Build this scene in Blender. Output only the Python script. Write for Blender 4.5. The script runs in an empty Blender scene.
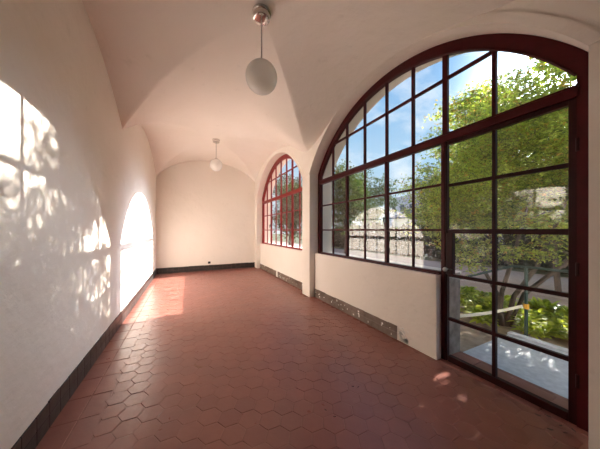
import bpy, bmesh, math, random
from mathutils import Vector, Matrix, noise
C = bpy.context.scene.collection
R = math.radians
rnd = random.Random(11)
D = bpy.data

# ------------------------------------------------------------ dimensions (metres; eye at 0,0,1.5)
XL, XP, XW, XF, XO = -0.947, 2.45, 2.584, 2.70, 3.04   # left wall, pillar face, parapet face, glazing, outer face
YN, YE = -4.2, 9.16                                     # ends of the gallery
PITCH = 4.33
CY0 = 2.525                                             # window centre (near), far = +PITCH
HW, SPR, RAD, ZC = 1.985, 2.75, 2.364, 1.466            # opening half width, spring, radius, centre height
BND = [0.33, 4.645, 9.16]                               # bay limits
SILL = 0.975

# ------------------------------------------------------------ helpers
def link(o, parent=None):
    C.objects.link(o)
    if parent: o.parent = parent
    return o
def mesh(name, verts, faces, mat, parent=None, smooth=False):
    me = D.meshes.new(name); me.from_pydata([tuple(v) for v in verts], [], faces); me.update()
    for m in (mat if isinstance(mat, (list, tuple)) else [mat]): me.materials.append(m)
    if smooth: me.polygons.foreach_set('use_smooth', [True]*len(me.polygons))
    return link(D.objects.new(name, me), parent)
def from_bm(name, bm, mat, parent=None, smooth=False):
    bmesh.ops.recalc_face_normals(bm, faces=bm.faces)
    me = D.meshes.new(name); bm.to_mesh(me); bm.free(); me.materials.append(mat)
    if smooth: me.polygons.foreach_set('use_smooth', [True]*len(me.polygons))
    return link(D.objects.new(name, me), parent)
def empty(name, loc=(0,0,0), rz=0):
    o = D.objects.new(name, None); o.location = loc; o.rotation_euler = (0,0,rz); o.empty_display_size = .2
    return link(o)
def tag(o, label=None, cat=None, group=None, kind=None):
    if label: o['label'] = label
    if cat: o['category'] = cat
    if group: o['group'] = group
    if kind: o['kind'] = kind
    return o
def struct(o): o['kind'] = 'structure'; return o
def box(bm, x0, x1, y0, y1, z0, z1, bev=0):
    r = bmesh.ops.create_cube(bm, size=1, matrix=Matrix.Translation(((x0+x1)/2,(y0+y1)/2,(z0+z1)/2)) @ Matrix.Diagonal((x1-x0,y1-y0,z1-z0,1)))
    if bev:
        es = list({e for v in r['verts'] for e in v.link_edges})
        bmesh.ops.bevel(bm, geom=es, offset=bev, segments=1, affect='EDGES')
def tube(bm, pts, rad, n=8, cap=True):
    pts = [Vector(p) for p in pts]; rings = []
    if not isinstance(rad, (list, tuple)): rad = [rad]*len(pts)
    for i, p in enumerate(pts):
        t = (pts[min(i+1, len(pts)-1)] - pts[max(i-1, 0)]).normalized()
        a = Vector((0,0,1)) if abs(t.z) < .9 else Vector((1,0,0))
        u = t.cross(a).normalized(); w = t.cross(u)
        rings.append([bm.verts.new(p + (u*math.cos(k*2*math.pi/n) + w*math.sin(k*2*math.pi/n))*rad[i]) for k in range(n)])
    for a, b in zip(rings, rings[1:]):
        for k in range(n): bm.faces.new((a[k], a[(k+1)%n], b[(k+1)%n], b[k]))
    if cap: bm.faces.new(rings[0][::-1]); bm.faces.new(rings[-1])
def lathe(bm, prof, n=32, c=(0,0,0)):
    rings = []
    for r, z in prof:
        if r < 1e-5: rings.append([bm.verts.new((c[0],c[1],c[2]+z))])
        else: rings.append([bm.verts.new((c[0]+r*math.cos(k*2*math.pi/n), c[1]+r*math.sin(k*2*math.pi/n), c[2]+z)) for k in range(n)])
    for a, b in zip(rings, rings[1:]):
        for k in range(n):
            k2 = (k+1)%n
            if len(a) == 1 and len(b) > 1: bm.faces.new((a[0], b[k], b[k2]))
            elif len(b) == 1 and len(a) > 1: bm.faces.new((a[k], b[0], a[k2]))
            elif len(a) > 1: bm.faces.new((a[k], b[k], b[k2], a[k2]))

# ------------------------------------------------------------ materials
def mat(name):
    m = D.materials.new(name); m.use_nodes = True; nt = m.node_tree; nt.nodes.clear()
    out = nt.nodes.new('ShaderNodeOutputMaterial'); return m, nt, out
def N(nt, t, **kw):
    n = nt.nodes.new(t)
    for k, v in kw.items():
        if k in n.inputs.keys(): n.inputs[k].default_value = v
        else: setattr(n, k, v)
    return n
def ramp(nt, fac, stops):
    r = N(nt, 'ShaderNodeValToRGB'); e = r.color_ramp.elements
    while len(e) < len(stops): e.new(.5)
    for i, (p, c) in enumerate(stops): e[i].position = p; e[i].color = (*c, 1) if len(c) == 3 else c
    nt.links.new(fac, r.inputs['Fac']); return r.outputs['Color']
def surf(name, c1, c2, scale=3, rough=.7, bump=.1, bscale=40, metal=0, stretch=(1,1,1), detail=6, spec=.5, lo=.35, hi=.65, bdist=.01):
    m, nt, out = mat(name); L = nt.links.new
    g = N(nt, 'ShaderNodeNewGeometry'); mp = N(nt, 'ShaderNodeMapping'); mp.inputs['Scale'].default_value = stretch
    L(g.outputs['Position'], mp.inputs['Vector'])
    n = N(nt, 'ShaderNodeTexNoise', Scale=scale, Detail=detail); L(mp.outputs[0], n.inputs['Vector'])
    b = N(nt, 'ShaderNodeBsdfPrincipled', Roughness=rough, Metallic=metal); b.inputs['Specular IOR Level'].default_value = spec
    L(ramp(nt, n.outputs['Fac'], [(lo, c1), (hi, c2)]), b.inputs['Base Color'])
    if bump:
        n2 = N(nt, 'ShaderNodeTexNoise', Scale=bscale, Detail=5); L(mp.outputs[0], n2.inputs['Vector'])
        bu = N(nt, 'ShaderNodeBump', Strength=bump, Distance=bdist); L(n2.outputs['Fac'], bu.inputs['Height']); L(bu.outputs[0], b.inputs['Normal'])
    L(b.outputs[0], out.inputs[0]); return m

def plaster(name, c1, c2, wear=(0.62,.55,.48), lowgrey=False):
    m, nt, out = mat(name); L = nt.links.new
    g = N(nt, 'ShaderNodeNewGeometry')
    n = N(nt, 'ShaderNodeTexNoise', Scale=1.1, Detail=5); L(g.outputs['Position'], n.inputs['Vector'])
    col = ramp(nt, n.outputs['Fac'], [(.3, c1), (.7, c2)])
    n3 = N(nt, 'ShaderNodeTexNoise', Scale=5, Detail=9, Roughness=.7); L(g.outputs['Position'], n3.inputs['Vector'])
    f3 = ramp(nt, n3.outputs['Fac'], [(.60, (0,0,0)), (.74, (.35,.35,.35))])
    mx = N(nt, 'ShaderNodeMix', data_type='RGBA'); L(f3, mx.inputs[0]); L(col, mx.inputs[6]); mx.inputs[7].default_value = (*wear, 1)
    b = N(nt, 'ShaderNodeBsdfPrincipled', Roughness=.85); b.inputs['Specular IOR Level'].default_value = .2
    L(mx.outputs[2], b.inputs['Base Color'])
    n2 = N(nt, 'ShaderNodeTexNoise', Scale=3.5, Detail=7, Roughness=.55); L(g.outputs['Position'], n2.inputs['Vector'])
    bu = N(nt, 'ShaderNodeBump', Strength=.6, Distance=.035); L(n2.outputs['Fac'], bu.inputs['Height']); L(bu.outputs[0], b.inputs['Normal'])
    L(b.outputs[0], out.inputs[0]); return m

M = {}
M['wall'] = plaster('cream_plaster', (.87,.79,.71), (.90,.82,.75))
M['ceil'] = plaster('ceiling_plaster', (.87,.79,.72), (.90,.82,.76))
M['reveal'] = plaster('reveal_plaster', (.76,.66,.55), (.80,.71,.6))
M['concrete'] = surf('weathered_concrete', (.20,.165,.14), (.36,.30,.26), scale=9, rough=.9, bump=.4)
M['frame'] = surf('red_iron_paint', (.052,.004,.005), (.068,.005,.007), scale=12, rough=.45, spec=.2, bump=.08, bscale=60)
M['litframe'] = surf('lit_red_iron_paint', (.22,.018,.015), (.27,.024,.02), scale=12, rough=.42, bump=.08, bscale=60, spec=.3)  # same red paint at the far window, strong light there put into the colour
M['doorframe'] = surf('backlit_red_iron_paint', (.025,.003,.004), (.034,.004,.005), scale=12, rough=.45, spec=.2, bump=.08, bscale=60)  # red paint of the door, its backlit shade darkened into the colour
M['latch'] = surf('black_iron', (.02,.018,.018), (.035,.03,.03), rough=.5, bump=0)
M['knob'] = surf('white_porcelain', (.8,.78,.74), (.82,.8,.76), rough=.15, bump=0)
M['chrome'] = surf('brushed_chrome', (.62,.60,.58), (.70,.68,.66), rough=.16, bump=0, metal=1)
M['rod'] = surf('satin_steel', (.45,.42,.40), (.5,.47,.45), rough=.35, bump=0, metal=1)
M['outlet'] = surf('black_plastic', (.015,.015,.015), (.02,.02,.02), rough=.4, bump=0)
M['bark'] = surf('grey_brown_bark', (.06,.042,.03), (.13,.10,.075), scale=14, rough=.9, bump=.8, bscale=30, stretch=(1,1,.3), bdist=.02)
M['rail'] = surf('dark_green_paint', (.018,.05,.04), (.025,.07,.055), rough=.4, bump=0)
M['tape'] = surf('pale_tape', (.75,.68,.5), (.85,.78,.6), rough=.5, bump=0)
M['tapeend'] = surf('orange_tape', (.8,.38,.03), (.85,.45,.05), rough=.5, bump=0)
M['slab'] = surf('grey_stone_slab', (.50,.52,.56), (.64,.66,.70), scale=14, rough=.8, bump=.3, bscale=90, detail=9)
M['thresh'] = surf('rough_cement', (.33,.31,.30), (.55,.53,.51), scale=16, rough=.9, bump=.5, bscale=60)
M['soil'] = surf('sandy_soil', (.24,.18,.13), (.42,.33,.25), scale=6, rough=.95, bump=.6, bscale=50)
M['path'] = surf('pink_gravel_path', (.38,.27,.24), (.46,.34,.30), scale=9, rough=.95, bump=.3, bscale=90)
M['lawn'] = surf('shrub_litter', (.05,.06,.025), (.10,.11,.045), scale=5, rough=.95, bump=.6)
M['bldg'] = surf('lilac_render', (.60,.56,.66), (.68,.64,.73), scale=1, rough=.8, bump=0)
M['pale'] = surf('pale_stucco', (.72,.68,.60), (.8,.76,.68), scale=1, rough=.8, bump=0)
M['bglass'] = surf('dark_windows', (.06,.07,.09), (.09,.10,.12), rough=.3, bump=0)
M['slate'] = surf('slate_roof', (.10,.11,.14), (.15,.16,.19), scale=3, rough=.7, bump=.2)
M['stone'] = surf('dark_stone', (.20,.19,.18), (.33,.31,.29), scale=4, rough=.9, bump=.4)

def globe_mat():
    m, nt, out = mat('opal_glass'); L = nt.links.new
    b = N(nt, 'ShaderNodeBsdfPrincipled', Roughness=.12); b.inputs['Base Color'].default_value = (.95,.93,.90,1)
    b.inputs['Coat Weight'].default_value = .6; b.inputs['Coat Roughness'].default_value = .05
    t = N(nt, 'ShaderNodeBsdfTranslucent'); t.inputs[0].default_value = (.97,.95,.92,1)
    mx = N(nt, 'ShaderNodeMixShader'); mx.inputs[0].default_value = .5
    L(b.outputs[0], mx.inputs[1]); L(t.outputs[0], mx.inputs[2]); L(mx.outputs[0], out.inputs[0]); return m
M['globe'] = globe_mat()
def glass_mat():
    m, nt, out = mat('window_glass'); L = nt.links.new
    lw = N(nt, 'ShaderNodeLayerWeight', Blend=.5)
    p = N(nt, 'ShaderNodeMath', operation='POWER'); L(lw.outputs['Facing'], p.inputs[0]); p.inputs[1].default_value = 5
    k = N(nt, 'ShaderNodeMath', operation='MULTIPLY_ADD'); L(p.outputs[0], k.inputs[0]); k.inputs[1].default_value = .88; k.inputs[2].default_value = .12
    tr = N(nt, 'ShaderNodeBsdfTransparent'); tr.inputs[0].default_value = (.96,.98,.97,1)
    gl = N(nt, 'ShaderNodeBsdfGlossy', Roughness=.0)
    g = N(nt, 'ShaderNodeNewGeometry'); n2 = N(nt, 'ShaderNodeTexNoise', Scale=2.0, Detail=2); L(g.outputs['Position'], n2.inputs['Vector'])
    bu = N(nt, 'ShaderNodeBump', Strength=.05, Distance=.01); L(n2.outputs['Fac'], bu.inputs['Height']); L(bu.outputs[0], gl.inputs['Normal'])
    mx = N(nt, 'ShaderNodeMixShader'); L(k.outputs[0], mx.inputs[0]); L(tr.outputs[0], mx.inputs[1]); L(gl.outputs[0], mx.inputs[2]); L(mx.outputs[0], out.inputs[0]); return m
M['glass'] = glass_mat()
def leaf_mat(name, c1, c2, trans, mix=.5, scale=3.0, spec=.2):
    m, nt, out = mat(name); L = nt.links.new
    g = N(nt, 'ShaderNodeNewGeometry'); n = N(nt, 'ShaderNodeTexNoise', Scale=scale, Detail=3); L(g.outputs['Position'], n.inputs['Vector'])
    a = N(nt, 'ShaderNodeMath', operation='MULTIPLY_ADD'); L(g.outputs['Random Per Island'], a.inputs[0]); a.inputs[1].default_value = .5; L(n.outputs['Fac'], a.inputs[2])
    col = ramp(nt, a.outputs[0], [(.45, c1), (1.0, c2)])
    b = N(nt, 'ShaderNodeBsdfPrincipled', Roughness=.45); b.inputs['Specular IOR Level'].default_value = .35; L(col, b.inputs['Base Color'])
    b.inputs['Specular IOR Level'].default_value = spec
    if spec < .1:
        b = N(nt, 'ShaderNodeBsdfDiffuse'); L(col, b.inputs['Color'])
    t = N(nt, 'ShaderNodeBsdfTranslucent')
    mm = N(nt, 'ShaderNodeMix', data_type='RGBA', blend_type='MULTIPLY'); mm.inputs[0].default_value = 1; L(col, mm.inputs[6]); mm.inputs[7].default_value = (*trans, 1)
    L(mm.outputs[2], t.inputs[0])
    mx = N(nt, 'ShaderNodeMixShader'); mx.inputs[0].default_value = mix
    L(b.outputs[0], mx.inputs[1]); L(t.outputs[0], mx.inputs[2]); L(mx.outputs[0], out.inputs[0]); return m
M['maple'] = leaf_mat('maple_leaf', (.045,.085,.022), (.46,.52,.11), (1.5,1.6,.9), .62)
M['golden'] = leaf_mat('golden_leaf', (.16,.15,.03), (.60,.40,.09), (1.4,1.3,.8), .5)
M['oak'] = leaf_mat('dark_leaf', (.022,.042,.012), (.06,.09,.026), (1.4,1.5,.8), .35, 1.2, 0.05)
M['hedge'] = leaf_mat('hedge_leaf', (.008,.016,.008), (.018,.030,.013), (1.2,1.3,.9), .12, 1.5, 0.02)
M['fern'] = leaf_mat('ground_plant_leaf', (.13,.20,.025), (.48,.52,.09), (1.6,1.6,.8), .5)
M['drygrey'] = leaf_mat('grey_green_leaf', (.03,.036,.022), (.075,.085,.05), (1.1,1.1,.9), .4)

def tile_mat(name, c1, c2, c3, rough, grime, dist=.004, sheen=0):
    m, nt, out = mat(name); L = nt.links.new
    g = N(nt, 'ShaderNodeNewGeometry'); rp = g.outputs['Random Per Island']
    col = ramp(nt, rp, [(0, c1), (.5, c2), (1, c3)])
    n = N(nt, 'ShaderNodeTexNoise', Scale=2.2, Detail=8, Roughness=.65); L(g.outputs['Position'], n.inputs['Vector'])
    f = ramp(nt, n.outputs['Fac'], [(.42, (0,0,0)), (.72, (1,1,1))])
    mx = N(nt, 'ShaderNodeMix', data_type='RGBA'); L(f, mx.inputs[0]); L(col, mx.inputs[6]); mx.inputs[7].default_value = (*grime, 1)
    b = N(nt, 'ShaderNodeBsdfPrincipled', Roughness=rough); L(mx.outputs[2], b.inputs['Base Color'])
    n3 = N(nt, 'ShaderNodeTexNoise', Scale=14, Detail=6); L(g.outputs['Position'], n3.inputs['Vector'])
    rr = N(nt, 'ShaderNodeMapRange'); L(n3.outputs['Fac'], rr.inputs[0]); rr.inputs[3].default_value = rough-.1; rr.inputs[4].default_value = rough+.12; L(rr.outputs[0], b.inputs['Roughness'])
    bu = N(nt, 'ShaderNodeBump', Strength=.5, Distance=dist); L(n3.outputs['Fac'], bu.inputs['Height']); L(bu.outputs[0], b.inputs['Normal'])
    L(b.outputs[0], out.inputs[0]); return m
M['hex'] = tile_mat('terracotta_hexagon_tile', (.29,.105,.082), (.34,.125,.095), (.31,.115,.09), .31, (.27,.105,.088))
M['grout'] = surf('clay_grout', (.22,.095,.075), (.36,.18,.14), scale=8, rough=.9, bump=.2)
M['base'] = tile_mat('dark_skirting_tile', (.022,.018,.018), (.04,.03,.028), (.055,.042,.038), .38, (.04,.034,.032))
M['wornbase'] = tile_mat('worn_skirting_tile', (.10,.062,.048), (.14,.092,.072), (.18,.125,.10), .45, (.26,.20,.165))
M['chip'] = surf('broken_plaster', (.80,.75,.70), (.9,.87,.83), scale=25, rough=.9, bump=.6)

# ------------------------------------------------------------ vault geometry
def crown(y): return 3.90 + .16*min(1, max(0, (y-2.5)/4.4))
XC, XH = (XL+XP)/2, (XP-XL)/2
def arcv(u, k=.28):      # 1 at centre, 0 at edge, flat segmental arch mixed with a semicircle
    u = min(1, abs(u)); Rr = (1+.48**2)/(2*.48)
    seg = (math.sqrt(Rr*Rr-u*u) - (Rr-.48))/.48
    return (1-k)*seg + k*math.sqrt(max(0, 1-u*u))
def spring(u, y): return 3.14 + .07*(u+1) + .13*min(1, max(0, (y-BND[1])/4.5))
def sstep(t): t = min(1, max(0, t)); return t*t*(3-2*t)
def flare(t, u):         # the near bay: parabolic on the left, flaring at the springers on the right
    t = min(1, abs(t)); w = sstep((u+.35)/.7)
    return (1-w)*(1-t*t) + w*(.80*(.5+.5*math.cos(math.pi*t)) + .20*(1-t*t))
def bay(y):
    k = 0 if y < BND[0] else 1 if y < BND[1] else 2
    a, b = ((BND[0]-4.315, BND[0]), (BND[0], BND[1]), (BND[1], BND[2]))[k]
    return (a+b)/2, (b-a)/2
def vault(x, y, v=None):
    u = (x-XC)/XH; cr = crown(y); sp_ = spring(u, y)
    c, h = bay(y)
    if v is None: v = (y-c)/h
    near = 1-sstep((y-4.35)/.9)
    A = sp_ + (cr-sp_)*(near*flare(u, u) + (1-near)*arcv(u))
    side = cr - (.07+.04*(1-near))*abs(u)**2
    nb = 1 if y <= BND[1]+1e-6 else 1-sstep((y-BND[1])/.5)
    Bz = sp_ + (side-sp_)*(nb*flare(v, u) + (1-nb)*arcv(v, .1))
    return max(A, Bz)
def opening_top(dy):     # height of the arched opening at dy from its centre
    dy = min(abs(dy), HW); return ZC + math.sqrt(RAD*RAD - dy*dy)

# ------------------------------------------------------------ ceiling
NX = 96
us = [-1-1.5/NX] + [-1+2*i/NX for i in range(NX+1)] + [1+1.5/NX]
rows = []                # (y, v, bay index) with the same spacing in v as in u, so the groins run along mesh edges
for k, (a, b) in enumerate(((BND[0]-4.315, BND[0]), (BND[0], BND[1]), (BND[1], BND[2]))):
    for j in range(NX+1):
        v = -1+2*j/NX; y = (a+b)/2+v*(b-a)/2
        if y < YN-.08: continue
        if rows and abs(rows[-1][0]-y) < 1e-6: continue
        rows.append((y, v))
rows.append((BND[2]+.03, 1.0))
V, F = [], []
for y, v in rows:
    for u in us:
        x = XC+u*XH; V.append((x, y, vault(XC+max(-1, min(1, u))*XH, min(YE, y), v if abs(v) < 1 else 1.0)))
nx = len(us)
for j in range(len(rows)-1):
    for i in range(nx-1):
        a = j*nx+i; um = (us[i]+us[i+1])/2; vm = (rows[j][1]+rows[j+1][1])/2 if rows[j+1][1] > rows[j][1] else -.99
        if um*vm > 0: F += [(a, a+nx+1, a+1), (a, a+nx, a+nx+1)]
        else: F += [(a, a+nx, a+1), (a+1, a+nx, a+nx+1)]
ceiling = struct(mesh('ceiling', V, F, M['ceil'], smooth=True))
def crease(i):
    u = us[i % nx]; v = rows[i//nx][1]; return abs(abs(u)-abs(v)) < 1e-4 and abs(u) > .06
for e in ceiling.data.edges:
    a, b = e.vertices
    if crease(a) and crease(b) and (a//nx) != (b//nx): e.use_edge_sharp = True
bm = bmesh.new(); box(bm, XL-.5, XO+.35, YN-.4, YE+.4, 4.35, 4.6)
struct(from_bm('roof', bm, M['stone']))

# ------------------------------------------------------------ walls
bm = bmesh.new(); box(bm, XL-.3, XL, YN-.3, YE+.3, -.05, 4.35); struct(from_bm('wall_left', bm, M['wall']))
bm = bmesh.new(); box(bm, XL, XP+.3, YE, YE+.3, -.05, 4.35); struct(from_bm('wall_back', bm, M['wall']))
bm = bmesh.new(); box(bm, XL, XP+.3, YN-.3, YN, -.05, 4.35); struct(from_bm('wall_front', bm, M['wall']))
CEN = [CY0, CY0+PITCH]
def in_open(y):
    for c in CEN:
        if abs(y-c) < HW: return c
    return None
bm = bmesh.new()
segs = []; cuts = [YN-.3]
for c in CEN: cuts += [c-HW, c+HW]
cuts.append(YE+.3)
def quad(*p): bm.faces.new([bm.verts.new(q) for q in p])
def chunk(prof):         # prof: list of (y, zbottom, ztop): solid wall above the profile, inner XP outer XO
    for (y0, b0, t0), (y1, b1, t1) in zip(prof, prof[1:]):
        quad((XP,y0,b0),(XP,y1,b1),(XP,y1,t1),(XP,y0,t0)); quad((XO,y0,b0),(XO,y0,t0),(XO,y1,t1),(XO,y1,b1))
        quad((XP,y0,b0),(XO,y0,b0),(XO,y1,b1),(XP,y1,b1)); quad((XP,y0,t0),(XP,y1,t1),(XO,y1,t1),(XO,y0,t0))
for k in range(len(cuts)-1):
    y0, y1 = cuts[k], cuts[k+1]
    if k % 2 == 0:
        box(bm, XP, XO, y0, y1, -.05, 4.35)
    else:
        c = (y0+y1)/2; n = 64
        chunk([(y0+(y1-y0)*i/n, opening_top(y0+(y1-y0)*i/n-c), 4.35) for i in range(n+1)])
bmesh.ops.remove_doubles(bm, verts=bm.verts, dist=1e-4)
wr = struct(from_bm('wall_right', bm, M['wall']))
DOOR0, DOOR1 = CY0-HW+.09, 1.665      # door bay of the near window
def parapet(y0, y1):
    bm = bmesh.new(); box(bm, XW, XO-.10, y0, y1, -.05, SILL, .006); box(bm, XF+.03, XO+.03, y0, y1, SILL-.02, SILL+.012)
    return from_bm('parapet', bm, M['wall'], wr)
bm = bmesh.new(); box(bm, XO-.10, XO-.01, 1.691, CY0+HW, -.05, SILL); box(bm, XF+.045, XO-.012, 1.680, 1.6905, -.05, SILL); from_bm('outer_facing', bm, M['concrete'], wr)
parapet(1.69, CY0+HW); parapet(CEN[1]-HW, CEN[1]+HW)
# raised plaster bead round each arched opening
def arch_band(c, x0, x1, r0, r1, n=72, leg=2.0):
    pts = []
    a = math.asin(HW/RAD)
    path = [(-HW, leg)] + [(RAD*math.sin(-a+2*a*i/n), ZC+RAD*math.cos(-a+2*a*i/n)) for i in range(n+1)] + [(HW, leg)]
    V, F = [], []
    for i, (y, z) in enumerate(path):
        if i == 0 or i == len(path)-1: d = Vector((-1 if i == 0 else 1, 0))
        elif i == 1 or i == len(path)-2:
            d = Vector((y, z-ZC)).normalized(); d = Vector((math.copysign(1, y), d.y*.45)) 
        else: d = Vector((y, z-ZC)).normalized()
        for x, r in ((x0, r0), (x0, r1), (x1, r1), (x1, r0)): V.append((x, c+y+d.x*r, z+d.y*r))
    for i in range(len(path)-1):
        for k in range(4):
            a0 = i*4+k; a1 = i*4+(k+1)%4; F.append((a0, a1, a1+4, a0+4))
    F.append((0,3,2,1)); e = 4*(len(path)-1); F.append((e,e+1,e+2,e+3))
    return V, F
for i, c in enumerate(CEN):
    V, F = arch_band(c, XP-.012, XP+.004, 0.0, .075, leg=2.75)
    struct(mesh('trim_%d' % (i+1), V, F, M['wall']))

# ------------------------------------------------------------ floor: hexagon tiles with a border of rectangular ones
bm = bmesh.new()
S = .1655; CS = .1433
def hexa(cx, cy, jx):
    r = S/math.sqrt(3); hr = r*.994; z = rnd.uniform(-.0015, .0015); tx = rnd.uniform(-.008,.008); ty = rnd.uniform(-.008,.008)
    top, mid, bot = [], [], []
    for k in range(6):
        a = k*math.pi/3; ca, sa = math.cos(a), math.sin(a); rr = hr+rnd.uniform(-.0012,.0008)
        for lst, q, dz in ((top, rr*.93, 0), (mid, rr*.985, -.0008), (bot, rr, -.003)):
            lst.append(bm.verts.new((cx+ca*q, cy+sa*q, z+dz+tx*ca*q+ty*sa*q)))
    bm.faces.new(top)
    for A, B in ((top, mid), (mid, bot)):
        for k in range(6): bm.faces.new((A[k], B[k], B[(k+1)%6], A[(k+1)%6]))
for k in range(-1, 21):
    x = -.411 + CS*k; off = .0828 if k % 2 else 0
    m0 = int((YN-2.313)/S); m1 = int((YE-2.313)/S)
    for m in range(m0, m1+1):
        y = 2.313+off+m*S
        if x > XP-.05 and (x > 2.66 or not in_open(y)): continue
        if YN+.05 < y < YE-.02: hexa(x, y, 0)
def rtile(x0, x1, y0, y1, g=.003, dz=0):
    z = rnd.uniform(-.001,.001)+dz
    a = [bm.verts.new(p) for p in ((x0+g+.004,y0+g+.004,z),(x1-g-.004,y0+g+.004,z),(x1-g-.004,y1-g-.004,z),(x0+g+.004,y1-g-.004,z))]
    b = [bm.verts.new(p) for p in ((x0+g,y0+g,z-.006),(x1-g,y0+g,z-.006),(x1-g,y1-g,z-.006),(x0+g,y1-g,z-.006))]
    bm.faces.new(a)
    for k in range(4): bm.faces.new((a[k], b[k], b[(k+1)%4], a[(k+1)%4]))
y = YN
while y < YE-.05:
    y1 = min(y+.30, YE)
    rtile(XL+.0, XL+.175, y, y1); rtile(XL+.175, XL+.335, y+0, y1); y = y1
y = CY0-HW
while y < 1.66:
    y1 = min(y+.30, 1.69); rtile(2.60, 2.99, y, y1, dz=.003); y = y1
floor = struct(from_bm('floor', bm, M['hex']))
bm = bmesh.new(); box(bm, XL-.02, XO, YN-.02, YE+.02, -.06, -.002)
o = from_bm('floor_bed', bm, M['grout'], floor)

# ------------------------------------------------------------ skirting tiles
def skirt(name, run, axis, inward, h=.2, step=.165, chips=0, seed=1, th=.012):
    rn = random.Random(seed); bm = bmesh.new(); bc = bmesh.new(); a, b = run[0], run[1]; base = run[2]
    t = a
    def bx(B, s0, s1, d, z0, z1):
        p0, p1 = sorted((base, base+inward*d))
        if axis == 'y': box(B, p0, p1, s0, s1, z0, z1, .002)
        else: box(B, s0, s1, p0, p1, z0, z1, .002)
    while t < b-.02:
        e = min(t+step, b)
        if chips and rn.random() < chips*.35:
            if rn.random() < .5: bx(bm, t+.002, e-.002, th, 0, h*rn.uniform(.35,.7))
            bx(bc, t+.01, e-.01, th*.6, .0, h*rn.uniform(.7,1.0))
        else:
            hh = h*(1+rn.uniform(-.03,.02))
            bx(bm, t+.0015, e-.0015, th, 0.0, hh*.5); bx(bm, t+.0015, e-.0015, th, hh*.5+.003, hh)
            for _ in range(rn.choice((0,1,1,2,3)) if chips else 0):
                q = rn.uniform(t, e-.05); zz = rn.uniform(.02,h*.8); bx(bc, q, q+rn.uniform(.01,.04), th+.001, zz, min(h*1.02, zz+rn.uniform(.008,.045)))
        t = e
    bx(bc, a, b, .003, 0, h*.96)
    o = struct(from_bm(name, bm, M['wornbase' if chips else 'base'])); c = from_bm('bedding', bc, M['chip'] if chips else M['grout'], o)
    return o
skirt('baseboard_left', (YN, YE-.012, XL), 'y', 1, seed=3)
skirt('baseboard_back', (XL+.012, XW, YE), 'x', -1, seed=4)
skirt('baseboard_right', (2.24, CY0+HW, XW), 'y', -1, chips=.12, seed=6, h=.185)
skirt('baseboard_right', (CEN[1]-HW, CEN[1]+HW, XW), 'y', -1, chips=.12, seed=9, h=.185)
bm = bmesh.new()
for i in range(26):
    y = 2.20-rnd.random()**1.5*.13; z = rnd.uniform(.02,.19); s = rnd.uniform(.008,.03)
    box(bm, XW-.004, XW+.001, y-s, y+s, z-s*.7, z+s*.7)
struct(from_bm('trim_4', bm, M['chip']))

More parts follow.
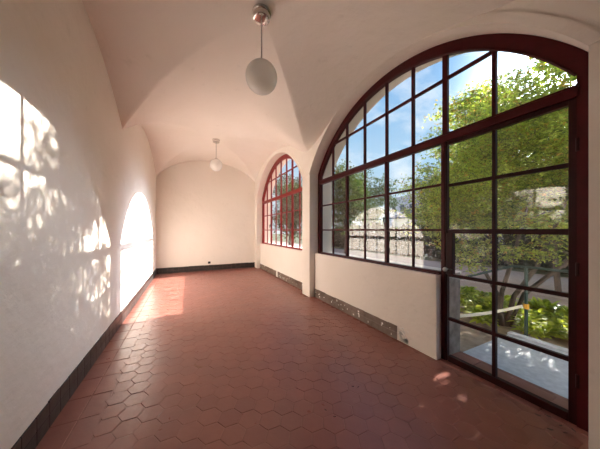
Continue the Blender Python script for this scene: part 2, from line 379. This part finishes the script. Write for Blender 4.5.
# ------------------------------------------------------------ glazing
def arch_inner(dy, off): # top of the glass under the arched frame
    r = RAD-off; dy = min(abs(dy), r*.999); return ZC + math.sqrt(r*r-dy*dy)
COLS = [4.40, 3.945, 3.485, 3.005, 2.53, 2.08, 1.655, 1.18, .685]
def glazing(n, c, door):
    root = struct(empty('window_%d' % n, (XF, c, 0 if door else SILL)))
    oz = 0 if door else SILL
    P = lambda bm: bmesh.ops.translate(bm, verts=bm.verts, vec=(-XF, -c, -oz))
    fm = M['frame'] if door else M['litframe']
    sh = c-CY0; cols = [y+sh for y in COLS]
    y_hi, y_lo = c+HW-.003, c-HW+.003
    # outer frame following the opening
    V, F = [], []
    fo = .105
    a = math.asin((HW-.003)/(RAD-.003)); nn = 72; rr = RAD-.003
    outer = [(-HW+.003, (-.0 if door else SILL))] + [(rr*math.sin(-a+2*a*i/nn), ZC+rr*math.cos(-a+2*a*i/nn)) for i in range(nn+1)] + [(HW-.003, SILL)]
    b_ = math.asin((HW-fo)/(RAD-fo-.02)); r2 = RAD-fo-.02
    inner = [(-HW+fo, (-.0 if door else SILL))] + [(r2*math.sin(-b_+2*b_*i/nn), ZC+r2*math.cos(-b_+2*b_*i/nn)) for i in range(nn+1)] + [(HW-fo, SILL)]
    if not door: pass
    for (yo, zo), (yi, zi) in zip(outer, inner):
        for x, (yy, zz) in ((-.035, (yo, zo)), (-.035, (yi, zi)), (.03, (yi, zi)), (.03, (yo, zo))): V.append((x, yy, zz-oz))
    for i in range(len(outer)-1):
        for k in range(4): a0 = i*4+k; a1 = i*4+(k+1)%4; F.append((a0, a0+4, a1+4, a1))
    F.append((0,1,2,3)); e = 4*(len(outer)-1); F.append((e+3,e+2,e+1,e))
    fr = mesh('frame', V, F, fm, root)
    # arched inner bead
    bm = bmesh.new()
    tube(bm, [(XF-.04, c+r2*.998*math.sin(-b_+2*b_*i/nn), ZC+r2*.998*math.cos(-b_+2*b_*i/nn)) for i in range(nn+1)], .011, 6)
    P(bm); from_bm('glazing_bead', bm, fm, fr)
    top = lambda y: arch_inner(y-c, .125)
    zt0, zt1 = 2.515, 2.60
    bm = bmesh.new()      # transom
    box(bm, XF-.045, XF+.035, y_lo+.09, y_hi-.09, zt0, zt1, .004); box(bm, XF-.055, XF-.04, y_lo+.09, y_hi-.09, 2.588, 2.603)
    P(bm); from_bm('transom', bm, fm, root)
    def bar(y0, y1, z0, z1, d=.022, nm='glazing_bar'):
        bm = bmesh.new(); box(bm, XF-d, XF+d*.8, y0, y1, z0, z1, .003); P(bm); return from_bm(nm, bm, fm, root)
    # uprights above the transom
    for i, y in enumerate(cols[1:-1]):
        w = .028 if i == 5 else .017
        bar(y-w, y+w, zt1, top(abs(y-c)+w+c)+.02, .024, 'upper_mullion')
    bar(cols[7]-.0, cols[1]+.0, 3.235, 3.268, .02, 'arch_rail')
    lo = cols[6]+.045 if door else cols[8]
    # fixed posts between the casements
    posts = [2, 4, 6] if door else [2, 4, 6]
    for i in range(1, 8 if not door else 6):
        y = cols[i]
        if i in posts: bar(y-.024, y+.024, SILL+.02, zt0, .030, 'mullion')
        else: bar(y-.0125, y+.0125, SILL+.02, zt0, .018)
    if door: bar(1.645, 1.690, 0, zt0, .036, 'mullion')
    ylo = lo
    for z in (1.50, 2.035):
        bm = bmesh.new(); box(bm, XF-.019, XF+.017, ylo, cols[0]+.02, z-.0135, z+.0135, .003)
        P(bm); from_bm('glazing_bar', bm, fm, root)
    bm = bmesh.new(); box(bm, XF-.045, XF+.03, ylo, cols[0]+.02, SILL, SILL+.036, .004); box(bm, XF-.062, XF-.03, ylo, cols[0]+.02, SILL, SILL+.014)
    P(bm); from_bm('bottom_rail', bm, fm, root)
    # glass, each light its own pane of one sheet mesh
    V, F = [], []
    def pane(pts):
        b = len(V); V.extend([(0, y-c, z-oz) for y, z in pts]); F.append(tuple(range(b, b+len(pts))))
    rows = [SILL+.03, 1.5, 2.035, 2.53]
    for i in range(8):
        y1, y0 = cols[i]-.004, cols[i+1]+.004
        if i == 0: y1 += .02
        if i == 7: y0 -= .02
        for a_, b2 in zip(rows, rows[1:]):
            if door and i >= 6: continue
            pane([(y1, a_), (y0, a_), (y0, b2-.004), (y1, b2-.004)])
        k = 6
        if i in (0, 7): 
            pane([(y1, 2.59), (y0, 2.59)] + [(y0+(y1-y0)*q/k, top(y0+(y1-y0)*q/k)+.01) for q in range(k+1)])
        else:
            pane([(y1, 2.59), (y0, 2.59), (y0, 3.25), (y1, 3.25)])
            pane([(y1, 3.255), (y0, 3.255)] + [(y0+(y1-y0)*q/k, top(y0+(y1-y0)*q/k)+.01) for q in range(k+1)])
    F = [f[::-1] for f in F] if False else F
    mesh('glass', V, F, M['glass'], root)
    # casement catches
    for y, z in [(cols[2]+.0, 1.66), (cols[4], 1.665)] + ([(cols[6], 1.66)] if not door else []):
        bm = bmesh.new(); X0 = XF-.03
        box(bm, X0-.010, X0, y-.016, y+.016, z-.055, z+.055, .003)
        tube(bm, [(X0-.005,y,z+.01),(X0-.04,y,z+.01)], .009, 8); tube(bm, [(X0-.04,y,z+.025),(X0-.045,y-.005,z-.04),(X0-.038,y-.012,z-.10)], [.010,.009,.006], 8)
        P(bm); from_bm('latch', bm, M['latch'], root)
    return root
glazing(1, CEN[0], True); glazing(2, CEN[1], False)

# ------------------------------------------------------------ glazed door in the near window
dr = struct(empty('door_1', (XF, 1.17, 0)))
P = lambda bm: bmesh.ops.translate(bm, verts=bm.verts, vec=(-XF, -1.17, 0))
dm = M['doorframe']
ya, yb = CY0-HW+.105, 1.643
bm = bmesh.new()
box(bm, XF-.030, XF+.022, ya, ya+.045, .004, 2.512, .003); box(bm, XF-.030, XF+.022, yb-.018, yb, .004, 2.512, .003)
box(bm, XF-.030, XF+.022, ya+.045, yb-.03, .004, .07, .003); box(bm, XF-.030, XF+.022, ya+.045, yb-.03, 2.475, 2.512, .003)
P(bm); from_bm('door_leaf_frame', bm, dm, dr)
bm = bmesh.new(); box(bm, XF-.024, XF+.018, 1.165, 1.195, .07, 2.475, .003)
P(bm); from_bm('glazing_bar', bm, dm, dr)
for z in (.485, .985, 1.485, 2.01):
    h = .024 if z == 1.485 else .017
    bm = bmesh.new(); box(bm, XF-.022, XF+.017, ya+.04, yb-.025, z-h, z+h, .003); P(bm); from_bm('glazing_bar', bm, dm, dr)
V, F = [], []
for y0, y1 in ((ya+.04, 1.18), (1.18, yb-.02)):
    for z0, z1 in ((.06,.485),(.485,.985),(.985,1.485),(1.485,2.01),(2.01,2.49)):
        b = len(V); V += [(0,y1-1.17,z0),(0,y0-1.17,z0),(0,y0-1.17,z1-.003),(0,y1-1.17,z1-.003)]; F.append((b,b+1,b+2,b+3))
mesh('glass', V, F, M['glass'], dr)
bm = bmesh.new(); box(bm, XF-.034, XF+.026, yb-.080, yb-.015, .99, 1.475, .004); P(bm); lp = from_bm('lock_plate', bm, dm, dr)
bm = bmesh.new(); tube(bm, [(XF-.034,yb-.03,1.055),(XF-.07,yb-.03,1.055)], .008, 10)
bmesh.ops.create_uvsphere(bm, u_segments=16, v_segments=10, radius=.024, matrix=Matrix.Translation((XF-.085,yb-.03,1.055)))
P(bm); k = from_bm('door_knob', bm, M['knob'], dr, True); tag(k, label='small round white knob')
bm = bmesh.new(); tube(bm, [(XF-.034,yb-.065,1.06),(XF-.06,yb-.065,1.06)], .007, 8); tube(bm, [(XF-.06,yb-.06,1.06),(XF-.062,yb-.10,1.06)], [.008,.006], 8)
P(bm); from_bm('lever', bm, M['latch'], dr)
for z in (.35, 1.2, 2.15):
    bm = bmesh.new(); tube(bm, [(XF-.036,ya-.004,z-.05),(XF-.036,ya-.004,z+.05)], .010, 8); P(bm); from_bm('hinge', bm, dm, dr)

# ------------------------------------------------------------ pendant lamps
def pendant(loc, gz, label):
    root = empty('pendant_lamp', loc); tag(root, label, 'lamp', 'globe pendant lamps along the vaulted ceiling')
    bm = bmesh.new(); lathe(bm, [(0,0),(.100,0),(.102,-.004),(.102,-.030),(.098,-.034),(.094,-.036),(.094,-.062),(.088,-.082),(.075,-.090),(.02,-.092),(0,-.092)], 40)
    from_bm('ceiling_rose', bm, M['chrome'], root, True).data.set_sharp_from_angle(angle=R(40))
    L_ = loc[2]-gz
    bm = bmesh.new(); tube(bm, [(0,0,-.09),(0,0,-L_+.17)], .0075, 12); from_bm('rod', bm, M['rod'], root)
    bm = bmesh.new(); lathe(bm, [(0,.045),(.012,.045),(.020,.036),(.045,.016),(.048,.0),(0,0)], 24, (0,0,-L_+.163)); from_bm('gallery', bm, M['chrome'], root, True)
    bm = bmesh.new(); bmesh.ops.create_uvsphere(bm, u_segments=48, v_segments=32, radius=.172, matrix=Matrix.Translation((0,0,-L_)))
    from_bm('globe', bm, M['globe'], root, True)
    return root
pendant((.735, 2.46, vault(.735,2.46)-.002), 3.18, 'globe pendant lamp with chrome ceiling rose, the larger one nearest the viewer')
pendant((.735, 6.88, vault(.735,6.88)-.002), 3.335, 'globe pendant lamp hanging in the far bay, close to the back wall')

# ------------------------------------------------------------ wall socket
rt = empty('wall_socket', (.735, YE, .29)); tag(rt, 'small square black socket low on the back wall above the skirting', 'socket')
bm = bmesh.new(); box(bm, -.045, .045, -.012, 0, -.04, .04, .004); from_bm('cover_plate', bm, M['outlet'], rt)
bm = bmesh.new(); lathe(bm, [(0,0),(.02,0),(.02,.004),(.017,.004),(.016,.001),(0,.001)], 20); bmesh.ops.rotate(bm, verts=bm.verts, matrix=Matrix.Rotation(R(90),3,'X')); bmesh.ops.translate(bm, verts=bm.verts, vec=(0,-.012,0))
from_bm('socket_ring', bm, M['latch'], rt)

# ------------------------------------------------------------ dry leaves blown in at the door
for i, (x, y) in enumerate([(2.56,.70),(2.50,.66),(2.60,.78),(2.54,.82),(2.44,.72),(2.585,.64),(1.03,1.62),(1.06,1.53),(1.42,1.75),(1.46,1.72)]):
    V, F = [], []; far = x < 2; k = .010 if far else rnd.uniform(.012,.022); nn = 7
    for q in range(nn):
        t = q/(nn-1)*2-1; wv = (1-t*t)*.42+.02; V += [(t*k, wv*k, .004+.25*k*t*t), (t*k, 0, .002+.12*k*abs(t)), (t*k, -wv*k, .005+.22*k*t*t)]
    for q in range(nn-1):
        for m_ in range(2): a = q*3+m_; F.append((a, a+3, a+4, a+1))
    o = mesh('dry_leaf', V, F, M['bark']); o.location = (x, y, .003); o.rotation_euler = (0,0,rnd.uniform(0,6.28))
    if far: tag(o, 'tiny dark crumb of leaf on the open tile floor away from the walls', 'leaf', 'dark crumbs on the floor')
    else: tag(o, 'small dry brown leaf in the floor corner at the foot of the door', 'leaf', 'dry leaves at the door')

# ------------------------------------------------------------ outside ground
def grid_plane(name, x0, x1, y0, y1, z, m, step=1.0, amp=0.0):
    nx = max(1, int((x1-x0)/step)); ny = max(1, int((y1-y0)/step)); V, F = [], []
    for j in range(ny+1):
        for i in range(nx+1):
            x = x0+(x1-x0)*i/nx; y = y0+(y1-y0)*j/ny
            V.append((x, y, z+amp*noise.noise(Vector((x*.7, y*.7, z)))))
    for j in range(ny):
        for i in range(nx): a = j*(nx+1)+i; F.append((a, a+1, a+nx+2, a+nx+1))
    return struct(mesh(name, V, F, m))
grid_plane('ground', XO-.02, 7.0, -9, 26, -.17, M['soil'], .25, .05)
grid_plane('path', 6.7, 11.9, -14, 40, -.13, M['path'], .5, .02)
grid_plane('garden_ground', 11.6, 90, -60, 90, -.10, M['lawn'], 2.0, .10)
bm = bmesh.new(); box(bm, XO-.02, 4.36, -.9, 1.75, -.25, -.075, .01); sl = struct(from_bm('doorstep', bm, M['slab']))
bm = bmesh.new(); box(bm, 4.36, 4.46, -.9, 1.75, -.25, -.045, .012); from_bm('kerb', bm, M['slab'], sl)
bm = bmesh.new(); box(bm, XF+.03, XO-.02, CY0-HW, 1.69, -.25, -.02, .01); from_bm('threshold', bm, M['thresh'], sl)

# ------------------------------------------------------------ handrail and tape
hr = empty('handrail', (4.64, 1.63, -.17)); tag(hr, 'dark green metal handrail with a thin post beside the doorstep', 'handrail')
def T(pts): return [(p[0]-4.64, p[1]-1.63, p[2]+.17) for p in pts]
bm = bmesh.new(); tube(bm, T([(4.64,1.63,-.17),(4.64,1.63,.93)]), .022, 10); from_bm('post', bm, M['rail'], hr)
bm = bmesh.new(); tube(bm, T([(4.66,.2,-.17),(4.66,.2,.93)]), .022, 10); from_bm('post', bm, M['rail'], hr)
bm = bmesh.new(); tube(bm, T([(4.0,2.9,-.17),(4.0,2.9,.45)]), .022, 10); from_bm('post', bm, M['rail'], hr)
bm = bmesh.new(); tube(bm, T([(4.66,-.6,-.17),(4.66,-.6,.93)]), .022, 10); from_bm('post', bm, M['rail'], hr)
bm = bmesh.new(); tube(bm, T([(4.68,-.6,.93),(4.66,.2,.93),(4.64,1.63,.935),(4.60,1.78,.93),(4.2,2.45,.62),(4.0,2.9,.45)]), .019, 10); from_bm('rail', bm, M['rail'], hr)
tp = empty('barrier_tape', (4.62, 1.63, .25)); tag(tp, 'pale barrier tape stretched low between the stone jamb and the green post', 'tape')
V = []; F = []
n = 14
for i in range(n+1):
    t = i/n; x = 3.06+(4.60-3.06)*t; y = 1.92+(1.66-1.92)*t; z = .335+(.335-.335)*t-.03*math.sin(math.pi*t)
    V += [(x-4.62,y-1.63,z-.022-.25),(x-4.62,y-1.63,z+.022-.25),(x-4.615,y-1.625,z+.022-.25),(x-4.615,y-1.625,z-.022-.25)]
for i in range(n):
    for k in range(4): a0=i*4+k; a1=i*4+(k+1)%4; F.append((a0,a1,a1+4,a0+4))
mesh('strip', V, F, M['tape'], tp)
bm = bmesh.new(); tube(bm, [(.02,0,.05),(.02,0,.125)], .034, 12); e = from_bm('knotted_end', bm, M['tapeend'], tp); tag(e, label='orange end wrapped round the post')

# ------------------------------------------------------------ foliage
def leaf_verts(V, F, p, d, up, L, W, lobes=1):
    d = d.normalized(); s = d.cross(up)
    if s.length < 1e-3: s = d.cross(Vector((1,0,0)))
    s.normalize()
    for q in range(lobes):
        ang = 0 if lobes == 1 else (q-(lobes-1)/2)*.95
        dd = (d*math.cos(ang)+s*math.sin(ang)); ss = dd.cross(up); 
        if ss.length < 1e-3: ss = s
        ss = ss.normalized(); k = L*(1-.22*abs(q-(lobes-1)/2)); b = len(V); dr = -up*.12*k
        V.extend((p, p+dd*k*.45+ss*W*.5, p+dd*k+dr, p+dd*k*.45-ss*W*.5)); F.append((b, b+1, b+2, b+3))
def rv(rn): 
    while True:
        v = Vector((rn.uniform(-1,1), rn.uniform(-1,1), rn.uniform(-1,1)))
        if .01 < v.length < 1: return v
def tree(name, base, trunks, blobs, nleaf, L, W, lm, label, cat='tree', group=None, lobes=1, flat=.5, seed=1, tr=.06, extra=None, spray=.35):
    """trunks: list of polylines (world); blobs: (centre, radii) crown masses; leaves sit on fine twigs inside them"""
    rn = random.Random(seed); B = Vector(base); root = empty(name, base); tag(root, label, cat, group)
    for t in trunks:
        bm = bmesh.new(); n = len(t); tube(bm, [Vector(p)-B for p in t], [tr*(1-.65*i/(n-1)) for i in range(n)], 10); from_bm('trunk', bm, M['bark'], root, True)
    bm = bmesh.new(); V, F = [], []; V2, F2 = [], []
    allp = [Vector(p) for t in trunks for p in t[len(t)//2:]]
    tot = sum((r[0]*r[1]*r[2])**.67 for c, r in blobs)
    for c, r in blobs:
        c = Vector(c); near = min(allp, key=lambda q: (q-c).length)
        mid = (near+c)/2 + rv(rn)*.15; tube(bm, [near-B, mid-B, c-B], [tr*.4, tr*.25, tr*.12], 6)
        k = max(8, int(nleaf*(r[0]*r[1]*r[2])**.67/tot)); per = 26; ns = max(3, k//per)
        for s_ in range(ns):
            v = rv(rn); v = v.normalized()*(v.length**.55); e = c+Vector((v.x*r[0], v.y*r[1], v.z*r[2]))
            dirv = (e-c).normalized()*.6+rv(rn)*.7; dirv.z *= flat; dirv.normalize()
            if s_ % 3 == 0: tube(bm, [c-B+(e-c)*.15, (c+(e-c)*.6)-B+rv(rn)*.05, e-B], [tr*.10, tr*.07, tr*.03], 4, False)
            tl = spray*rn.uniform(.6,1.2)
            for q in range(per):
                t = rn.random(); pp = e + dirv*tl*(t-.5)*2 + Vector((rn.gauss(0,1), rn.gauss(0,1), rn.gauss(0,.45)))*tl*.33 - B
                d = rv(rn); d.z = d.z*flat-.15; up = Vector((rn.gauss(0,.45), rn.gauss(0,.45), 1)).normalized()
                kk = rn.uniform(.65,1.25)
                tgt = (V2, F2) if extra and rn.random() < extra[1] else (V, F)
                leaf_verts(tgt[0], tgt[1], pp, d, up, L*kk, W*kk, lobes)
    from_bm('branches', bm, M['bark'], root)
    mesh('foliage', V, F, lm, root)
    if V2: mesh('golden_foliage', V2, F2, extra[0], root)['label'] = 'yellow and orange autumn leaves'
    return root

# multi-stemmed maple just outside the door
mb = (4.95, 2.05, -.2)
tree('maple_tree', mb,
     [[(4.95,2.05,-.2),(5.0,2.12,.3),(4.85,2.35,.9),(4.75,2.7,1.7),(4.9,3.0,2.4)],
      [(4.98,2.02,-.2),(5.1,1.95,.35),(5.25,1.7,.9),(5.35,1.45,1.8),(5.4,1.2,2.9),(5.5,1.1,3.8)],
      [(4.92,2.10,-.2),(5.05,2.1,.4),(5.45,2.05,1.2),(5.7,1.9,2.3),(5.8,1.9,3.6)],
      [(5.0,2.0,-.2),(5.2,1.85,.4),(5.5,1.35,1.1),(5.8,.8,2.0),(6.0,.4,2.9)]],
     [((4.6,2.85,1.75),(.75,.65,.32)),((4.9,2.2,2.35),(.9,.8,.4)),((5.2,3.2,2.5),(.9,.8,.45)),((5.3,1.3,2.1),(.9,.8,.35)),
      ((4.6,1.65,1.62),(.45,.45,.16)),((4.7,2.45,1.25),(.42,.36,.15)),((4.5,2.1,1.75),(.5,.4,.2)),((4.9,1.15,1.35),(.35,.3,.12)),((4.55,2.35,.95),(.36,.32,.12)),((4.75,1.5,1.12),(.30,.28,.10)),((4.5,2.0,1.2),(.4,.3,.1)),((4.5,2.75,1.5),(.4,.35,.15)),((5.1,.8,2.7),(.9,.8,.45)),((5.6,2.0,3.2),(1.2,1.1,.5)),((5.6,.9,3.6),(1.1,1.0,.5)),
      ((5.9,2.9,3.5),(1.0,.9,.5)),((6.2,1.8,4.1),(1.2,1.2,.5)),((6.1,.3,3.0),(.9,.8,.45)),((5.7,3.5,2.0),(.8,.7,.4)),((6.4,.9,2.0),(.8,.8,.35))],
     40000, .064, .024, M['maple'], 'multi-stemmed maple with yellow green leaves growing just outside the glazed door', lobes=3, seed=5, tr=.042, extra=(M['golden'], .10), spray=.32)
rb = random.Random(77); mbl = []
for i in range(5):
    for j in range(6):
        if (i == 3 and j == 2) or (i == 4 and j in (1, 3)): continue
        mbl.append(((8.3+rb.uniform(-.8,.8), .35+j*.86+rb.uniform(-.25,.25), 1.95+i*.88+rb.uniform(-.2,.2)), (.95, .75, .42)))
for i in range(8): mbl.append(((7.9+rb.uniform(-.5,.5), 1.1+i*.26, 2.15+(i*3%5)*.28), (.6,.5,.32)))
tree('maple_tree', (8.3, 2.3, -.2), [[(8.3,2.3,-.2),(8.35,2.4,1.2),(8.2,2.2,3.0),(8.3,2.4,5.4)],[(8.3,2.25,.6),(8.6,1.5,1.8),(8.4,.8,3.4)],[(8.3,2.35,.8),(8.1,3.2,2.0),(8.3,3.9,3.6)]],
     mbl, 68000, .085, .036, M['maple'], 'taller maple with golden and green crown filling the top right of the arched window', lobes=3, seed=9, tr=.065, extra=(M['golden'], .30), spray=.42)
GB = 'dense garden trees beyond the path'
def broad(x, y, h, w, seed, label, lm='oak', n=9000, L=.16, W=.09, group=None, low=.35, nb=11):
    rn = random.Random(seed); bl = []
    for k in range(nb):
        a = rn.uniform(0, 6.28); q = rn.random()**.5*w*.62; zz = h*(low+(.92-low)*(k+rn.random())/nb)
        sc = (1-.35*abs(zz/h-.6)); bl.append(((x+math.cos(a)*q*sc, y+math.sin(a)*q*sc, zz), (w*.36, w*.36, h*.13)))
    return tree('garden_tree', (x, y, -.1), [[(x,y,-.1),(x+.1,y,h*.2),(x-.1,y+.1,h*.45),(x,y,h*.75)]], bl, n, L, W, M[lm], label, group=group, seed=seed, tr=h*.022, spray=.6)
broad(8.6, 11.3, 5.4, 1.9, 21, 'dark evergreen tree seen through the left panes of the near window, against blue sky')
broad(12.6, 13.8, 6.0, 2.4, 22, 'broad garden tree standing behind the dark evergreen, left of the pale house', 'oak')
broad(15.0, 9.2, 4.9, 2.2, 23, 'loose leafy tree standing in front of the pale house beyond the path', 'drygrey', 8000)
broad(14.6, 5.0, 3.9, 2.7, 24, 'rounded green tree beyond the path, seen behind the near maple', 'oak', 18000, low=.14, nb=18, L=.24, W=.15)
broad(15.9, .9, 4.0, 3.0, 25, 'low spreading dark tree beyond the path, behind the door panes', 'oak', 18000, low=.12, nb=20, L=.24, W=.15)
broad(15.0, -4.6, 4.2, 2.6, 26, 'dark spreading tree furthest right beyond the path', 'oak', 12000, low=.14, nb=16, L=.24, W=.15)
broad(7.6, 17.5, 6.0, 2.6, 27, 'grey green tree filling the panes of the far window', 'drygrey', 8000)
broad(5.6, 12.6, 4.4, 1.7, 28, 'low bushy tree close outside the far window', 'oak', 7000)
# clipped shrubs along the far side of the path
def shrub(x, y, h, w, seed, lm, label, group=None, n=1800, L=.12, W=.06, nm='shrub', base=-.12):
    rn = random.Random(seed); root = empty(nm, (x, y, base)); tag(root, label, 'shrub', group); V, F = [], []
    bm = bmesh.new()
    for k in range(6):
        a = k*1.05+rn.random(); tube(bm, [(0,0,0),(math.cos(a)*w*.25,math.sin(a)*w*.25,h*.45),(math.cos(a)*w*.6,math.sin(a)*w*.6,h*.8)], [.03,.02,.01], 5)
    from_bm('stems', bm, M['bark'], root)
    for i in range(n):
        v = rv(rn); v = v.normalized()*(v.length**.35); wob = 1+.25*noise.noise(v*2.3+Vector((seed,0,0)))
        p = Vector((v.x*w*wob, v.y*w*wob, h*.5+v.z*h*.5*wob)); 
        leaf_verts(V, F, p, rv(rn)+v*.7, rv(rn).normalized(), L*rn.uniform(.7,1.3), W, 1)
    mesh('foliage', V, F, lm, root); return root
k = 0
for i in range(13):
    y = -2.5+i*1.75; x = 12.9+rnd.uniform(-.4,.5)
    shrub(x, y, rnd.uniform(1.5,2.4), 1.25, 40+i, M['hedge'], 'dark leafy shrub in the hedge along the far edge of the path', 'hedge shrubs beyond the path', n=4200, L=.22, W=.14)
# leafy ground plants in the bed between doorstep and path
def clump(seed, n=34, L=.30, W=.07):
    rn = random.Random(seed); V, F = [], []
    for i in range(n):
        a = rn.uniform(0,6.283); t = rn.uniform(.25,1.1); d = Vector((math.cos(a)*math.sin(t), math.sin(a)*math.sin(t), math.cos(t))); s = d.cross(Vector((0,0,1))).normalized()
        l = L*rn.uniform(.6,1.2); w = W*rn.uniform(.7,1.2); b = len(V); p = Vector((rn.gauss(0,.03), rn.gauss(0,.03), 0)); prev = None
        for q in range(5):
            u = q/4; c = p+d*l*u+Vector((0,0,-1))*l*.45*u*u+Vector((0,0,.04)); ww = w*math.sin(math.pi*(.12+.83*u))*.5
            V.append(c+s*ww); V.append(c-s*ww)
        for q in range(4): F.append((b+q*2, b+q*2+1, b+q*2+3, b+q*2+2))
    return V, F
protos = []
for s in range(4):
    V, F = clump(70+s, 38+6*s, .24+.03*s, .055+.008*s)
    me = D.meshes.new('leafy_plant'); me.from_pydata([tuple(v) for v in V], [], F); me.materials.append(M['fern']); protos.append(me)
cnt = 0
for i in range(400):
    x = rnd.uniform(4.65, 6.6); y = rnd.uniform(.3, 5.2)
    if (x-4.95)**2+(y-2.05)**2 < .035 or (x < 4.9 and y > 3.2): continue
    if cnt >= 150: break
    o = D.objects.new('leafy_plant', protos[cnt % 4]); C.objects.link(o); o.location = (x, y, -.155); o.rotation_euler = (0,0,rnd.uniform(0,6.28)); s = rnd.uniform(.75,1.3); o.scale = (s,s,s)
    tag(o, 'leafy green ground plant in the bed between the doorstep and the path', 'plant', 'leafy plants in the garden bed'); cnt += 1

# ------------------------------------------------------------ houses beyond the garden
def house(name, x0, x1, y0, y1, h, m, label, wins, roof=None):
    bx_, by_ = (x0+x1)/2, (y0+y1)/2; root = empty(name, (bx_, by_, -.1)); tag(root, label, 'building')
    bm = bmesh.new(); box(bm, x0-bx_, x1-bx_, y0-by_, y1-by_, 0, h); from_bm('wall', bm, m, root)
    if roof:
        bm = bmesh.new(); vs = [bm.verts.new(p) for p in ((x0-bx_-.5,y0-by_-.5,h),(x1-bx_+.5,y0-by_-.5,h),(x1-bx_+.5,y1-by_+.5,h),(x0-bx_-.5,y1-by_+.5,h),(0,y0-by_+1.5,h+roof),(0,y1-by_-1.5,h+roof))]
        for f in ((0,1,4),(1,2,5,4),(2,3,5),(3,0,4,5),(3,2,1,0)): bm.faces.new([vs[q] for q in f])
        from_bm('roof', bm, M['slate'], root)
    else:
        bm = bmesh.new(); box(bm, x0-bx_-.15, x1-bx_+.15, y0-by_-.15, y1-by_+.15, h, h+.35); from_bm('parapet', bm, m, root)
    for (yy, zz, w, hh) in wins:
        bm = bmesh.new(); box(bm, x0-bx_-.04, x0-bx_+.02, yy-by_-w/2, yy-by_+w/2, zz, zz+hh, .01); f = from_bm('window', bm, m, root)
        bm = bmesh.new(); box(bm, x0-bx_-.07, x0-bx_-.04, yy-by_-w/2+.12, yy-by_+w/2-.12, zz+.12, zz+hh-.12); from_bm('pane', bm, M['bglass'], f)
    return root
house('house', 40, 48, 27, 38, 8.2, M['bldg'], 'lilac rendered house with flat roof seen far beyond the garden', [(29+2.2*i, z, 1.2, 1.5) for i in range(4) for z in (2, 5.4)])
house('garden_house', 23, 27, 15.5, 20.5, 3.0, M['pale'], 'low pale garden house with a dark slate roof in front of the lilac house', [(16.6+1.8*i, 1, .9, 1.2) for i in range(2)], roof=1.5)

# ------------------------------------------------------------ light
sd = D.lights.new('sun', 'SUN'); sd.energy = 13.2; sd.angle = R(.4); sd.color = (1.0,.93,.83)
so = D.objects.new('sun', sd); C.objects.link(so); so.location = (20, 4, 12)
so.rotation_euler = Vector((-3.65,-.43,-1.35)).to_track_quat('-Z','Y').to_euler()

w = D.worlds.new('sky'); bpy.context.scene.world = w; w.use_nodes = True; nt = w.node_tree; nt.nodes.clear(); L = nt.links.new
out = N(nt, 'ShaderNodeOutputWorld'); bg = N(nt, 'ShaderNodeBackground'); bg.inputs[1].default_value = .64
tc = N(nt, 'ShaderNodeTexCoord'); sp = N(nt, 'ShaderNodeSeparateXYZ'); L(tc.outputs['Generated'], sp.inputs[0])
col = ramp(nt, sp.outputs['Z'], [(0, (.60,.72,.82)), (.25, (.38,.60,.80)), (.55, (.22,.45,.78)), (1, (.12,.30,.70))])
mp = N(nt, 'ShaderNodeMapping'); mp.inputs['Scale'].default_value = (1.2,4.5,7.0); mp.inputs['Rotation'].default_value = (.3,.5,.4); L(tc.outputs['Generated'], mp.inputs['Vector'])
n = N(nt, 'ShaderNodeTexNoise', Scale=1.6, Detail=8, Roughness=.6); L(mp.outputs[0], n.inputs['Vector'])
f = ramp(nt, n.outputs['Fac'], [(.48, (0,0,0)), (.78, (.85,.85,.85))])
mx = N(nt, 'ShaderNodeMix', data_type='RGBA'); L(f, mx.inputs[0]); L(col, mx.inputs[6]); mx.inputs[7].default_value = (.95,.97,1.0,1)
L(mx.outputs[2], bg.inputs[0])
# bright hazy sky around the sun
dp = N(nt, 'ShaderNodeVectorMath', operation='DOT_PRODUCT'); L(tc.outputs['Generated'], dp.inputs[0]); dp.inputs[1].default_value = Vector((3.65,.43,1.35)).normalized()
mxm = N(nt, 'ShaderNodeMath', operation='MAXIMUM'); L(dp.outputs['Value'], mxm.inputs[0]); mxm.inputs[1].default_value = 0
pw = N(nt, 'ShaderNodeMath', operation='POWER'); L(mxm.outputs[0], pw.inputs[0]); pw.inputs[1].default_value = 70
ms = N(nt, 'ShaderNodeMath', operation='MULTIPLY'); L(pw.outputs[0], ms.inputs[0]); ms.inputs[1].default_value = 44.0
bg2 = N(nt, 'ShaderNodeBackground'); bg2.inputs[0].default_value = (.76,.85,1,1); L(ms.outputs[0], bg2.inputs[1])
ad = N(nt, 'ShaderNodeAddShader'); L(bg.outputs[0], ad.inputs[0]); L(bg2.outputs[0], ad.inputs[1]); L(ad.outputs[0], out.inputs[0])

# ------------------------------------------------------------ camera
cd = D.cameras.new('camera'); cd.sensor_fit = 'HORIZONTAL'; cd.sensor_width = 36; cd.lens = 230/600*36; cd.shift_y = 5.5/600; cd.clip_start = .02; cd.clip_end = 400
co = D.objects.new('camera', cd); C.objects.link(co); co.location = (0,0,1.5); co.rotation_euler = (R(90), 0, R(-26.13))
sc = bpy.context.scene; sc.camera = co
sc.view_settings.view_transform = 'Standard'; sc.view_settings.look = 'None'; sc.view_settings.exposure = 1.03; sc.view_settings.gamma = 1
sc.view_settings.use_curve_mapping = False
